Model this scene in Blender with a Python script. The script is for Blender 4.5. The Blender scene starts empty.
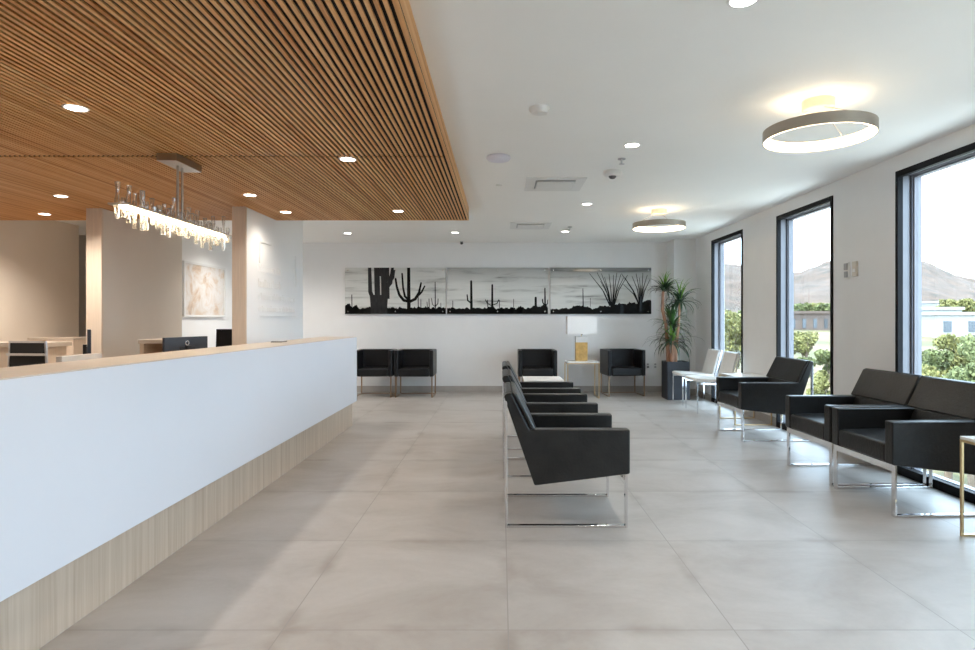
import bpy, bmesh, math, random
from mathutils import Vector, Matrix, Euler, noise
random.seed(11)
sc = bpy.context.scene
col = sc.collection
PI = math.pi

# ------------------------------------------------------------------ camera
H = 1.30                                    # lens height
cd = bpy.data.cameras.new('camera')
cd.sensor_fit = 'HORIZONTAL'; cd.sensor_width = 36.0
cd.lens = 600.0 / 975.0 * 36.0
cd.shift_x = -13.5 / 975.0
cd.shift_y = -5.5 / 975.0
cd.clip_start = 0.05; cd.clip_end = 2000
cam = bpy.data.objects.new('camera', cd); col.objects.link(cam)
cam.location = (0, 0, H); cam.rotation_euler = (PI / 2, 0, 0)
sc.camera = cam

# ------------------------------------------------------------------ sky, sun, exposure
SKY = 3.3
w = bpy.data.worlds.new('sky'); sc.world = w; w.use_nodes = True
bgn = w.node_tree.nodes['Background']
bgn.inputs['Color'].default_value = (0.62, 0.80, 1.0, 1)
bgn.inputs['Strength'].default_value = SKY
sd = bpy.data.lights.new('sun', 'SUN'); sd.energy = 3.5; sd.angle = 0.01; sd.color = (1, .93, .82)
sun = bpy.data.objects.new('sun', sd); col.objects.link(sun)
sun.rotation_euler = Vector((0.28, 0.22, -0.93)).to_track_quat('-Z', 'Y').to_euler()
sc.view_settings.view_transform = 'Standard'
sc.view_settings.look = 'None'
sc.view_settings.exposure = 1.66
sc.view_settings.gamma = 1.0
sc.view_settings.use_curve_mapping = False
sc.cycles.use_denoising = True
sc.cycles.max_bounces = 16
sc.cycles.diffuse_bounces = 12
sc.cycles.glossy_bounces = 4
sc.cycles.transmission_bounces = 8
sc.cycles.transparent_max_bounces = 16
sc.cycles.caustics_reflective = False
sc.cycles.caustics_refractive = False
sc.cycles.sample_clamp_indirect = 6.0

# room lamps (used by the lamp builders below)
P_MAIN, P_SLAT = 17.0, 44.0                 # downlight watts
C_MAIN, C_SLAT = (1.0, .95, .88), (1.0, .89, .76)
E_RING, E_STRIP = 4.5, 11.0                 # lit strips

# room dimensions
XW, YB, ZC = 3.35, 10.80, 2.685             # window wall, far wall, ceiling
ZS, XS, YS = 2.535, -0.40, 7.47             # slatted ceiling: underside, edge, far end
YREAR = -4.0
WIN = [(8.31, 9.53), (6.05, 7.28), (3.85, 5.08), (1.63, 2.86), (-0.60, 0.63), (-2.82, -1.60)]  # last three lie out of view, added at the same pitch for daylight
WTOP = 2.55

# ------------------------------------------------------------------ materials
def lin(c):
    return tuple((v / 255 / 12.92) if v / 255 <= .04045 else ((v / 255 + .055) / 1.055) ** 2.4 for v in c)
def newmat(name):
    m = bpy.data.materials.new(name); m.use_nodes = True
    nt = m.node_tree
    return m, nt, nt.nodes['Principled BSDF']
def N(nt, t, **kw):
    n = nt.nodes.new(t)
    for k, v in kw.items():
        if k in n.inputs: n.inputs[k].default_value = v
        else: setattr(n, k, v)
    return n
def L(nt, a, b): nt.links.new(a, b)
def coords(nt, scale=(1, 1, 1), loc=(0, 0, 0), rot=(0, 0, 0)):
    tc = N(nt, 'ShaderNodeTexCoord'); mp = N(nt, 'ShaderNodeMapping')
    mp.inputs['Scale'].default_value = scale; mp.inputs['Location'].default_value = loc
    mp.inputs['Rotation'].default_value = rot
    L(nt, tc.outputs['Object'], mp.inputs['Vector'])
    return mp.outputs['Vector']
def ramp(nt, fac, stops):
    r = N(nt, 'ShaderNodeValToRGB')
    el = r.color_ramp.elements
    while len(el) < len(stops): el.new(0.5)
    for e, (p, c) in zip(el, stops):
        e.position = p; e.color = (*c, 1)
    L(nt, fac, r.inputs['Fac'])
    return r.outputs['Color']
def mat(name, c, rough=.5, metal=0.0, var=.04, scale=8, bump=0.0, bscale=60, stretch=(1, 1, 1), spec=.5, coat=0.0):
    m, nt, p = newmat(name)
    v = coords(nt, stretch)
    n = N(nt, 'ShaderNodeTexNoise', Scale=scale, Detail=5.0, Roughness=.6); L(nt, v, n.inputs['Vector'])
    lo = tuple(max(0, x * (1 - var)) for x in c); hi = tuple(min(1, x * (1 + var)) for x in c)
    L(nt, ramp(nt, n.outputs['Fac'], [(.3, lo), (.7, hi)]), p.inputs['Base Color'])
    p.inputs['Roughness'].default_value = rough; p.inputs['Metallic'].default_value = metal
    p.inputs['Specular IOR Level'].default_value = spec
    if coat: p.inputs['Coat Weight'].default_value = coat; p.inputs['Coat Roughness'].default_value = .05
    if bump:
        n2 = N(nt, 'ShaderNodeTexNoise', Scale=bscale, Detail=4.0); L(nt, v, n2.inputs['Vector'])
        b = N(nt, 'ShaderNodeBump', Strength=bump, Distance=.01)
        L(nt, n2.outputs['Fac'], b.inputs['Height']); L(nt, b.outputs['Normal'], p.inputs['Normal'])
    return m
def emit(name, c, s):
    m, nt, p = newmat(name)
    p.inputs['Base Color'].default_value = (.8, .8, .8, 1)
    p.inputs['Emission Color'].default_value = (*c, 1); p.inputs['Emission Strength'].default_value = s
    return m

M = {}
M['wall'] = mat('wall_paint', (.80, .80, .80), .6, var=.015, scale=3, bump=.03, bscale=180)
M['warmwall'] = mat('greige_wall_paint', (.68, .62, .55), .6, var=.015, scale=3, bump=.03, bscale=180)
M['white_wall'] = mat('white_wall_paint', (.88, .88, .88), .55, var=.01, scale=3)
M['tanpanel'] = mat('pale_wood_panel', (.68, .57, .47), .5, var=.07, scale=6, stretch=(14, 14, .6))
M['ceil'] = mat('ceiling_paint', (.92, .92, .905), .7, var=.01, scale=2)
M['base'] = mat('taupe_tile_base', (.40, .37, .34), .45, var=.08, scale=5)
M['leather'] = mat('black_leather', (.008, .0078, .0076), .34, spec=.42, var=.7, scale=6, bump=.22, bscale=55)
M['leather2'] = mat('smooth_black_leather', (.006, .0062, .008), .38, spec=.38, var=.3, scale=9, bump=.12, bscale=70)
M['chrome'] = mat('chrome', (.78, .78, .79), .10, 1.0, var=.02)
M['brass'] = mat('brushed_brass', (.66, .49, .27), .28, 1.0, var=.05, scale=30)
M['bronze'] = mat('bronze_metal', (.36, .25, .17), .35, 1.0, var=.05, scale=30)
M['alu'] = mat('brushed_aluminium', (.62, .62, .64), .3, 1.0, var=.04, scale=40)
M['frame_black'] = mat('black_frame_paint', (.010, .010, .012), .6, var=.1, spec=.15)
M['frame_grey'] = mat('grey_frame_paint', (.21, .21, .235), .45, var=.04)
M['desk_white'] = mat('white_solid_surface', (.68, .70, .75), .32, var=.01, scale=2)  # slight daylight blue mixed into the white base colour
M['counter'] = mat('cream_counter', (.58, .51, .44), .35, var=.05, scale=14)
M['marble'] = mat('white_marble_top', (.82, .80, .77), .25, var=.05, scale=6)
M['shade'] = mat('white_linen_shade', (.85, .84, .83), .8, var=.03, scale=80)
M['vinyl'] = mat('white_vinyl', (.78, .76, .73), .42, var=.03, scale=14, bump=.04)
M['pot'] = mat('charcoal_pot', (.025, .028, .036), .5, var=.15, scale=10)
M['soil'] = mat('dark_soil', (.03, .022, .016), .9, var=.4, scale=40, bump=.5)
M['trunk'] = mat('tan_trunk', (.42, .22, .14), .7, var=.3, scale=14, bump=.3, stretch=(1, 1, .3))
M['leaf_dark'] = mat('dark_green_leaf', (.020, .050, .022), .4, var=.5, scale=12)
M['leaf_mid'] = mat('green_leaf', (.05, .13, .03), .4, var=.5, scale=12)
M['leaf_light'] = mat('bright_green_leaf', (.16, .32, .045), .4, var=.4, scale=12)
M['plastic_black'] = mat('black_plastic', (.012, .012, .014), .35, var=.2)
M['screen'] = mat('black_screen', (.006, .006, .008), .2, var=.1)
M['monitor_back'] = mat('dark_monitor_shell', (.020, .022, .030), .35, var=.2)
M['plastic_white'] = mat('white_plastic', (.78, .78, .77), .4, var=.02)
M['plastic_lilac'] = mat('cool_white_plastic', (.74, .73, .82), .4, var=.02)
M['plastic_beige'] = mat('beige_plastic', (.62, .57, .50), .45, var=.03)
M['plastic_grey'] = mat('grey_plastic', (.36, .36, .37), .45, var=.04)
M['mesh_fabric'] = mat('black_mesh_fabric', (.012, .012, .013), .8, var=.3, scale=120)
M['ring_metal'] = mat('champagne_metal', (.42, .37, .31), .38, .7, var=.05)
M['nickel'] = mat('satin_nickel', (.50, .46, .42), .3, 1.0, var=.05)
M['canopy_cream'] = mat('cream_canopy', (.70, .62, .50), .4, var=.03)
M['sign'] = mat('white_sign_acrylic', (.80, .795, .78), .4, var=.02)
M['lens'] = emit('downlight_lens', (1, .95, .86), 5.0)
M['ring_lit'] = emit('warm_led_band', (1, .76, .48), E_RING)
M['strip_lit'] = emit('warm_led_strip', (1, .80, .52), E_STRIP)
M['dark_void'] = mat('black_backing', (.008, .006, .005), .9, var=.2)
M['bolt'] = mat('steel_standoff', (.75, .75, .75), .2, 1.0, var=.02)
M['ink'] = mat('black_print_ink', (.004, .004, .004), .5, var=.2, coat=.25, spec=.1)
M['ink_grey'] = mat('charcoal_print_ink', (.026, .026, .027), .5, var=.35, scale=14, coat=.25, stretch=(3, 1, .5), spec=.1)
M['stucco'] = mat('white_stucco', (.30, .295, .28), .8, var=.05)
M['stucco_tan'] = mat('tan_stucco', (.10, .07, .055), .8, var=.05)
M['dark_glass'] = mat('dark_window_glass', (.05, .06, .07), .1, var=.1)
M['asphalt'] = mat('pale_asphalt', (.14, .135, .135), .9, var=.08, scale=1)
M['bush_a'] = mat('palo_verde_leaf', (.14, .135, .040), .8, var=.35, scale=1.6)
M['bush_b'] = mat('mesquite_leaf', (.10, .115, .040), .8, var=.35, scale=1.6)
M['bark'] = mat('grey_brown_bark', (.14, .10, .07), .9, var=.3, scale=8)

# tiled floor
def floor_mat():
    m, nt, p = newmat('greige_floor_tile')
    v = coords(nt, loc=(-.03 + 0.0, -2.512, 0))
    br = N(nt, 'ShaderNodeTexBrick', offset=0.0, squash=1.0)
    br.inputs['Scale'].default_value = 1.0
    br.inputs['Brick Width'].default_value = .945; br.inputs['Row Height'].default_value = 1.012
    br.inputs['Mortar Size'].default_value = .0028; br.inputs['Mortar Smooth'].default_value = .1
    br.inputs['Color1'].default_value = (.0, .0, .0, 1); br.inputs['Color2'].default_value = (1, 1, 1, 1)
    br.inputs['Mortar'].default_value = (.5, .5, .5, 1); br.inputs['Bias'].default_value = 0
    L(nt, v, br.inputs['Vector'])
    # cloudy concrete look with per-tile shift
    off = N(nt, 'ShaderNodeVectorMath', operation='MULTIPLY_ADD')
    L(nt, br.outputs['Color'], off.inputs[0]); off.inputs[1].default_value = (7, 3, 5); L(nt, v, off.inputs[2])
    mp = N(nt, 'ShaderNodeMapping'); mp.inputs['Scale'].default_value = (.9, 1.5, 1); L(nt, off.outputs[0], mp.inputs['Vector'])
    n1 = N(nt, 'ShaderNodeTexNoise', Scale=1.5, Detail=7.0, Roughness=.62, Distortion=.5); L(nt, mp.outputs[0], n1.inputs['Vector'])
    c1 = ramp(nt, n1.outputs['Fac'], [(.28, (.315, .280, .250)), (.5, (.392, .362, .335)), (.72, (.45, .425, .40))])
    n2 = N(nt, 'ShaderNodeTexNoise', Scale=30.0, Detail=5.0, Roughness=.7); L(nt, v, n2.inputs['Vector'])
    mx = N(nt, 'ShaderNodeMix', data_type='RGBA', blend_type='MULTIPLY'); mx.inputs[0].default_value = .25
    L(nt, c1, mx.inputs[6])
    L(nt, ramp(nt, n2.outputs['Fac'], [(.3, (.82, .82, .82)), (.7, (1.0, 1.0, 1.0))]), mx.inputs[7])
    # dirtier, darker band along tile edges, broken up by noise
    br2 = N(nt, 'ShaderNodeTexBrick', offset=0.0, squash=1.0)
    for k, vv in (('Scale', 1.0), ('Brick Width', .945), ('Row Height', 1.012), ('Mortar Size', .07), ('Mortar Smooth', 1.0)):
        br2.inputs[k].default_value = vv
    L(nt, v, br2.inputs['Vector'])
    n3 = N(nt, 'ShaderNodeTexNoise', Scale=2.6, Detail=4.0); L(nt, v, n3.inputs['Vector'])
    e = N(nt, 'ShaderNodeMapRange'); e.inputs[1].default_value = .47; e.inputs[2].default_value = .70; e.inputs[4].default_value = .6
    L(nt, n3.outputs['Fac'], e.inputs[0])
    em = N(nt, 'ShaderNodeMath', operation='MULTIPLY'); L(nt, br2.outputs['Fac'], em.inputs[0]); L(nt, e.outputs[0], em.inputs[1])
    mxe = N(nt, 'ShaderNodeMix', data_type='RGBA'); L(nt, em.outputs[0], mxe.inputs[0]); L(nt, mx.outputs[2], mxe.inputs[6]); mxe.inputs[7].default_value = (.20, .16, .125, 1)
    mx2 = N(nt, 'ShaderNodeMix', data_type='RGBA'); L(nt, br.outputs['Fac'], mx2.inputs[0]); L(nt, mxe.outputs[2], mx2.inputs[6])
    mx2.inputs[7].default_value = (.27, .25, .23, 1)
    L(nt, mx2.outputs[2], p.inputs['Base Color'])
    rr = N(nt, 'ShaderNodeMapRange'); rr.inputs[3].default_value = .36; rr.inputs[4].default_value = .52
    L(nt, n1.outputs['Fac'], rr.inputs[0]); L(nt, rr.outputs[0], p.inputs['Roughness'])
    p.inputs['Specular IOR Level'].default_value = .45
    return m
M['floor'] = floor_mat()

def wood_slats():
    m, nt, p = newmat('cedar_slat_wood')
    v = coords(nt, (27.0, .22, 27.0))
    n = N(nt, 'ShaderNodeTexNoise', Scale=1.0, Detail=3.0, Roughness=.5); L(nt, v, n.inputs['Vector'])
    c = ramp(nt, n.outputs['Fac'], [(.28, (.52, .215, .060)), (.5, (.74, .39, .155)), (.72, (.85, .54, .26))])
    v2 = coords(nt, (160, 2.0, 160))
    n2 = N(nt, 'ShaderNodeTexNoise', Scale=1.0, Detail=3.0); L(nt, v2, n2.inputs['Vector'])
    mx = N(nt, 'ShaderNodeMix', data_type='RGBA', blend_type='MULTIPLY'); mx.inputs[0].default_value = .5
    L(nt, c, mx.inputs[6]); L(nt, ramp(nt, n2.outputs['Fac'], [(.3, (.75, .7, .65)), (.65, (1, 1, 1))]), mx.inputs[7])
    L(nt, mx.outputs[2], p.inputs['Base Color']); p.inputs['Roughness'].default_value = .5
    return m
M['slat'] = wood_slats()

def kick_mat():
    m, nt, p = newmat('pale_oak_laminate')
    v = coords(nt, (22, 22, .5))
    n = N(nt, 'ShaderNodeTexNoise', Scale=1.0, Detail=4.0, Roughness=.7); L(nt, v, n.inputs['Vector'])
    L(nt, ramp(nt, n.outputs['Fac'], [(.3, (.40, .31, .235)), (.5, (.50, .40, .31)), (.7, (.58, .48, .385))]), p.inputs['Base Color'])
    p.inputs['Roughness'].default_value = .5
    return m
M['kick'] = kick_mat()

def glass_mat():
    m = bpy.data.materials.new('window_glass'); m.use_nodes = True
    nt = m.node_tree; nt.nodes.clear()
    o = N(nt, 'ShaderNodeOutputMaterial'); t = N(nt, 'ShaderNodeBsdfTransparent'); g = N(nt, 'ShaderNodeBsdfGlossy')
    t.inputs['Color'].default_value = (.96, .98, .97, 1); g.inputs['Roughness'].default_value = .02
    lw = N(nt, 'ShaderNodeLayerWeight'); pw = N(nt, 'ShaderNodeMath', operation='POWER'); pw.inputs[1].default_value = 4.0
    L(nt, lw.outputs['Facing'], pw.inputs[0]); f = N(nt, 'ShaderNodeMapRange'); f.inputs[3].default_value = .02; f.inputs[4].default_value = .45; L(nt, pw.outputs[0], f.inputs[0]); mx = N(nt, 'ShaderNodeMixShader')
    L(nt, f.outputs[0], mx.inputs[0]); L(nt, t.outputs[0], mx.inputs[1]); L(nt, g.outputs[0], mx.inputs[2]); L(nt, mx.outputs[0], o.inputs[0])
    return m
M['glass'] = glass_mat()
def crystal_mat():
    m = bpy.data.materials.new('clear_crystal'); m.use_nodes = True
    nt = m.node_tree; nt.nodes.clear()
    o = N(nt, 'ShaderNodeOutputMaterial'); t = N(nt, 'ShaderNodeBsdfTransparent'); g = N(nt, 'ShaderNodeBsdfGlossy'); d = N(nt, 'ShaderNodeBsdfTranslucent')
    t.inputs['Color'].default_value = (.97, .96, .94, 1); g.inputs['Roughness'].default_value = .06; d.inputs['Color'].default_value = (.95, .92, .88, 1)
    lw = N(nt, 'ShaderNodeLayerWeight'); f = N(nt, 'ShaderNodeMapRange'); f.inputs[3].default_value = .14; f.inputs[4].default_value = .8
    L(nt, lw.outputs['Facing'], f.inputs[0])
    m1 = N(nt, 'ShaderNodeMixShader'); m1.inputs[0].default_value = .45; m2 = N(nt, 'ShaderNodeMixShader')
    L(nt, g.outputs[0], m1.inputs[1]); L(nt, d.outputs[0], m1.inputs[2])
    L(nt, f.outputs[0], m2.inputs[0]); L(nt, t.outputs[0], m2.inputs[1]); L(nt, m1.outputs[0], m2.inputs[2]); L(nt, m2.outputs[0], o.inputs[0])
    return m
M['crystal'] = crystal_mat()

def sky_print(name, seed, dark_top):
    """black-and-white photographic print: pale sky with streaky cloud bands"""
    m, nt, p = newmat(name)
    v = coords(nt, (.8, 1, 7), loc=(seed, 0, seed * .37))
    n = N(nt, 'ShaderNodeTexNoise', Scale=1.3, Detail=6.0, Roughness=.6, Distortion=.4); L(nt, v, n.inputs['Vector'])
    c = ramp(nt, n.outputs['Fac'], [(.28, (.16, .16, .155)), (.38, (.52, .52, .50)), (.48, (.70, .705, .68)), (.75, (.78, .785, .76))])
    tc = N(nt, 'ShaderNodeTexCoord'); sp = N(nt, 'ShaderNodeSeparateXYZ'); L(nt, tc.outputs['Object'], sp.inputs[0])
    r2 = ramp(nt, sp.outputs['Z'], [(.0, (1.0, 1.0, 1.0)), (.52, (.95, .95, .95)), (.82, (dark_top,) * 3)])
    mx = N(nt, 'ShaderNodeMix', data_type='RGBA', blend_type='MULTIPLY'); mx.inputs[0].default_value = 1.0
    L(nt, c, mx.inputs[6]); L(nt, r2, mx.inputs[7]); L(nt, mx.outputs[2], p.inputs['Base Color'])
    p.inputs['Roughness'].default_value = .35
    p.inputs['Coat Weight'].default_value = .35; p.inputs['Coat Roughness'].default_value = .02; p.inputs['Specular IOR Level'].default_value = .1
    return m
def abstract_print():
    m, nt, p = newmat('abstract_wash')
    v = coords(nt, (1, 1, 1), loc=(3.1, 1.7, .6))
    n = N(nt, 'ShaderNodeTexNoise', Scale=3.4, Detail=5.0, Roughness=.62, Distortion=.8); L(nt, v, n.inputs['Vector'])
    L(nt, ramp(nt, n.outputs['Fac'], [(.30, (.36, .30, .29)), (.40, (.62, .48, .36)), (.47, (.66, .60, .55)), (.58, (.72, .70, .69)), (.72, (.66, .52, .40))]), p.inputs['Base Color'])
    p.inputs['Roughness'].default_value = .5
    return m
M['abstract'] = abstract_print()

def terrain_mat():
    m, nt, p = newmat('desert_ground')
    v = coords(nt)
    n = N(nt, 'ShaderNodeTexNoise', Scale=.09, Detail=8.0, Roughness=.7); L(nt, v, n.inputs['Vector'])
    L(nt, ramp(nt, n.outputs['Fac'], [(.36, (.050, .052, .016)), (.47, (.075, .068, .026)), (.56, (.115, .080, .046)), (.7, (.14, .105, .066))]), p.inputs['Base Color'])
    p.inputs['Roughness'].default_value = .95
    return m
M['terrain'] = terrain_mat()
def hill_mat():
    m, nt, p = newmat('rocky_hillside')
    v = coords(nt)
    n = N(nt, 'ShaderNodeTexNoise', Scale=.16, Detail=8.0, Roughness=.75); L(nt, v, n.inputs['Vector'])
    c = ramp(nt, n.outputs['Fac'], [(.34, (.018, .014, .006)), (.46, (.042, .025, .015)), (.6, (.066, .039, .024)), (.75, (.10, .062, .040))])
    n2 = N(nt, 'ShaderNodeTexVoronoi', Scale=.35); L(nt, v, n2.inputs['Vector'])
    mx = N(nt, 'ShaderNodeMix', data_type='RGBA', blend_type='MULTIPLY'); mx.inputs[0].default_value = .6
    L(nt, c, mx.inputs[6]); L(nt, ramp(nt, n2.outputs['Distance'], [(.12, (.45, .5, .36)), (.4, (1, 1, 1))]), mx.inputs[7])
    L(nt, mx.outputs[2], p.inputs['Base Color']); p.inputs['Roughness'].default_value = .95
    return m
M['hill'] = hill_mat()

# ------------------------------------------------------------------ mesh helpers
class MB:
    def __init__(s): s.bm = bmesh.new(); s.T = Matrix.Identity(4)
    def v(s, p): return s.bm.verts.new(s.T @ Vector(p))
    def face(s, pts): 
        try: return s.bm.faces.new([s.v(p) for p in pts])
        except ValueError: return None
    def box(s, x0, x1, y0, y1, z0, z1):
        vs = [s.v((x, y, z)) for x in (x0, x1) for y in (y0, y1) for z in (z0, z1)]
        for f in ((0, 1, 3, 2), (4, 6, 7, 5), (0, 4, 5, 1), (2, 3, 7, 6), (0, 2, 6, 4), (1, 5, 7, 3)):
            s.bm.faces.new([vs[i] for i in f])
        return s
    def prism(s, poly, a, b, axis='y'):
        """poly in the plane across axis, extruded from a to b"""
        def P(u, t, q):
            return {'y': (u, q, t), 'x': (q, u, t), 'z': (u, t, q)}[axis]
        A = [s.v(P(u, t, a)) for u, t in poly]; B = [s.v(P(u, t, b)) for u, t in poly]
        n = len(poly)
        s.bm.faces.new(A); s.bm.faces.new(B[::-1])
        for i in range(n):
            s.bm.faces.new([A[i], A[(i + 1) % n], B[(i + 1) % n], B[i]])
        return s
    def lathe(s, prof, n=24, c=(0, 0, 0), close=False):
        rings = []
        for r, z in prof:
            rings.append([s.v((c[0] + r * math.cos(2 * PI * k / n), c[1] + r * math.sin(2 * PI * k / n), c[2] + z)) for k in range(n)])
        m = len(rings)
        for i in range(m if close else m - 1):
            A, B = rings[i], rings[(i + 1) % m]
            for k in range(n):
                s.bm.faces.new([A[k], A[(k + 1) % n], B[(k + 1) % n], B[k]])
        if not close:
            s.bm.faces.new(rings[0]); s.bm.faces.new(rings[-1])
        return s
    def cyl(s, p, q, r, n=12, r2=None):
        return s.tube([p, q], [r, r if r2 is None else r2], n)
    def tube(s, pts, rad, n=10):
        pts = [Vector(p) for p in pts]; rings = []
        if not isinstance(rad, (list, tuple)): rad = [rad] * len(pts)
        ref = None
        for i, p in enumerate(pts):
            d = (pts[min(i + 1, len(pts) - 1)] - pts[max(i - 1, 0)]).normalized()
            if ref is None: ref = Vector((1, 0, 0)) if abs(d.x) < .9 else Vector((0, 1, 0))
            a = d.cross(ref).normalized(); b = d.cross(a).normalized(); ref = b.cross(d) * -1 if False else ref
            rings.append([s.v(p + (a * math.cos(2 * PI * k / n) + b * math.sin(2 * PI * k / n)) * rad[i]) for k in range(n)])
        for A, B in zip(rings, rings[1:]):
            for k in range(n): s.bm.faces.new([A[k], A[(k + 1) % n], B[(k + 1) % n], B[k]])
        s.bm.faces.new(rings[0]); s.bm.faces.new(rings[-1])
        return s
    def build(s, name, m, parent=None, bevel=0, seg=2, smooth=None):
        bmesh.ops.recalc_face_normals(s.bm, faces=s.bm.faces)
        me = bpy.data.meshes.new(name); s.bm.to_mesh(me); s.bm.free()
        if isinstance(m, str): m = M[m]
        me.materials.append(m)
        if smooth or bevel:
            me.polygons.foreach_set('use_smooth', [True] * len(me.polygons))
        o = bpy.data.objects.new(name, me); col.objects.link(o)
        if parent: o.parent = parent
        if bevel:
            b = o.modifiers.new('bevel', 'BEVEL'); b.width = bevel; b.segments = seg; b.limit_method = 'ANGLE'; b.angle_limit = .5
            b.harden_normals = True
        elif smooth:
            try: me.set_sharp_from_angle(angle=.7)
            except Exception: pass
        return o
def box(name, m, parent, *b, bevel=0): return MB().box(*b).build(name, m, parent, bevel)
def tag(o, label, cat, group=None):
    o['label'] = label; o['category'] = cat
    if group: o['group'] = group
    return o
def thing(name, label, cat, loc=(0, 0, 0), rz=0, group=None):
    o = bpy.data.objects.new(name, None); col.objects.link(o)
    o.location = loc; o.rotation_euler = (0, 0, rz); o.empty_display_size = .1
    return tag(o, label, cat, group)
def struct(o, label=None):
    o['kind'] = 'structure'
    if label: o['label'] = label
    return o
def kids(o): return [c for c in bpy.data.objects if c.parent == o]
def dup(root, loc, rz=None, label=None, group=None):
    r = root.copy(); col.objects.link(r); r.location = loc
    if rz is not None: r.rotation_euler = (0, 0, rz)
    if label: r['label'] = label
    if group: r['group'] = group
    for ch in kids(root):
        c = ch.copy(); col.objects.link(c); c.parent = r
        for g in kids(ch):
            d = g.copy(); col.objects.link(d); d.parent = c
    return r

# ------------------------------------------------------------------ room shell
struct(box('floor', 'floor', None, -8.2, XW + .2, YREAR - .2, YB + .2, -.12, 0), 'large greige stone-look floor tiles')
struct(box('ceiling', 'ceil', None, -8.2, XW + .2, YREAR - .2, YB + .2, ZC, ZC + .15), 'flat white painted ceiling')
struct(box('wall_back', 'wall', None, -4.65, XW + .2, YB, YB + .2, 0, ZC), 'grey far wall behind the cactus pictures')
struct(box('wall_rear', 'wall', None, -8.2, XW + .2, YREAR - .2, YREAR, 0, ZC))
mb = MB()
edges = sorted(WIN)
y = YREAR
for a, b in edges:
    mb.box(XW, XW + .2, y, a, 0, ZC); mb.box(XW, XW + .2, a, b, WTOP, ZC); y = b
mb.box(XW, XW + .2, y, YB, 0, ZC)
struct(mb.build('wall_right', 'wall'), 'grey window wall')
struct(box('wall_pillar', 'wall', None, 2.98, XW, 10.33, YB, 0, ZC), 'grey corner pillar behind the potted plant')
struct(box('wall_left', 'warmwall', None, -6.44, -6.24, YREAR, 8.87, 0, ZC), 'greige wall behind the reception desk')
struct(box('wall_recess', 'warmwall', None, -8.0, -4.85, 9.85, 10.0, 0, ZC))
struct(box('wall_side', 'warmwall', None, -8.4, -8.2, YREAR, YB + .2, 0, ZC))
# partitions with pale wood end faces
p1 = struct(box('wall_partition', 'warmwall', None, -4.60, -4.44, 6.69, 8.35, 0, ZC), 'greige partition wall with pale wood end')
box('end_panel', 'tanpanel', p1, -4.605, -4.435, 6.66, 6.69, 0, ZC)
p2 = struct(box('wall_partition', 'white_wall', None, -2.94, -2.80, 6.60, 8.48, 0, ZC), 'white partition wall carrying the raised sign')
box('end_panel', 'tanpanel', p2, -2.945, -2.795, 6.57, 6.60, 0, ZC)
struct(box('wall_corridor', 'white_wall', None, -4.85, -4.65, 8.30, YB + .2, 0, ZC), 'white wall carrying the abstract painting')
# baseboards
struct(box('baseboard_back', 'base', None, -4.65, 2.98, YB - .012, YB, 0, .105))
mb = MB()
y = YREAR
for a, b in edges:
    mb.box(XW - .012, XW, y, a - .001, 0, .105); y = b + .001
mb.box(XW - .012, XW, y, 10.33, 0, .105)
struct(mb.build('baseboard_right', 'base'))
struct(MB().box(2.968, XW - .012, 10.318, 10.33, 0, .105).box(2.968, 2.98, 10.33, YB - .012, 0, .105).build('baseboard_pillar', 'base'))

# windows
for i, (a, b) in enumerate(WIN):
    mb = MB(); t = .035
    for d0, d1, in ((XW - .012, XW + .03),):
        mb.box(d0, d1, a, a + t, 0, WTOP).box(d0, d1, b - t, b, 0, WTOP)
        mb.box(d0, d1, a + t, b - t, WTOP - .05, WTOP).box(d0, d1, a + t, b - t, 0, .07)
    o = struct(mb.build('window_%d' % (i + 1), 'frame_black'), 'tall black-framed window')
    mb = MB(); t = .05
    for x0, x1, t in ((XW + .03, XW + .10, .022), (XW + .10, XW + .12, .03), (XW + .12, XW + .18, .045)):
        mb.box(x0, x1, a, a + t, 0, WTOP).box(x0, x1, b - t, b, 0, WTOP)
        mb.box(x0, x1, a + t, b - t, WTOP - t - .01, WTOP).box(x0, x1, a + t, b - t, 0, t)
    mb.build('window_frame', 'frame_grey', o)
    mb = MB().box(XW + .099, XW + .106, b - .034, b - .029, 0, WTOP).build('gasket', 'frame_black', o)
    box('glass', 'glass', o, XW + .145, XW + .151, a + .045, b - .045, .045, WTOP - .055)

# ------------------------------------------------------------------ slatted wood ceiling
XL = -6.24
mb = MB()
mb.box(XL, XS, YREAR + .5, YS, ZS + .010, ZS + .022)
root = struct(mb.build('ceiling_slat_panel', 'dark_void'), 'hung ceiling of fine cedar slats over the reception desk')
per, sw = .0372, .0188
for (ya, yb) in ((YREAR + .5, 4.532), (4.566, YS)):
    mb = MB(); x = XS - .022 - .019
    while x - sw > XL:
        mb.box(x - sw, x, ya, yb, ZS, ZS + .0095); x -= per
    mb.build('slats', 'slat', root)
mb = MB().box(XS - .022, XS, YREAR + .5, YS, ZS - .002, ZC)
mb.box(XL, XS - .022, YS, YS + .008, ZS + .0, ZC)
mb.build('fascia', 'slat', root)

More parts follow.
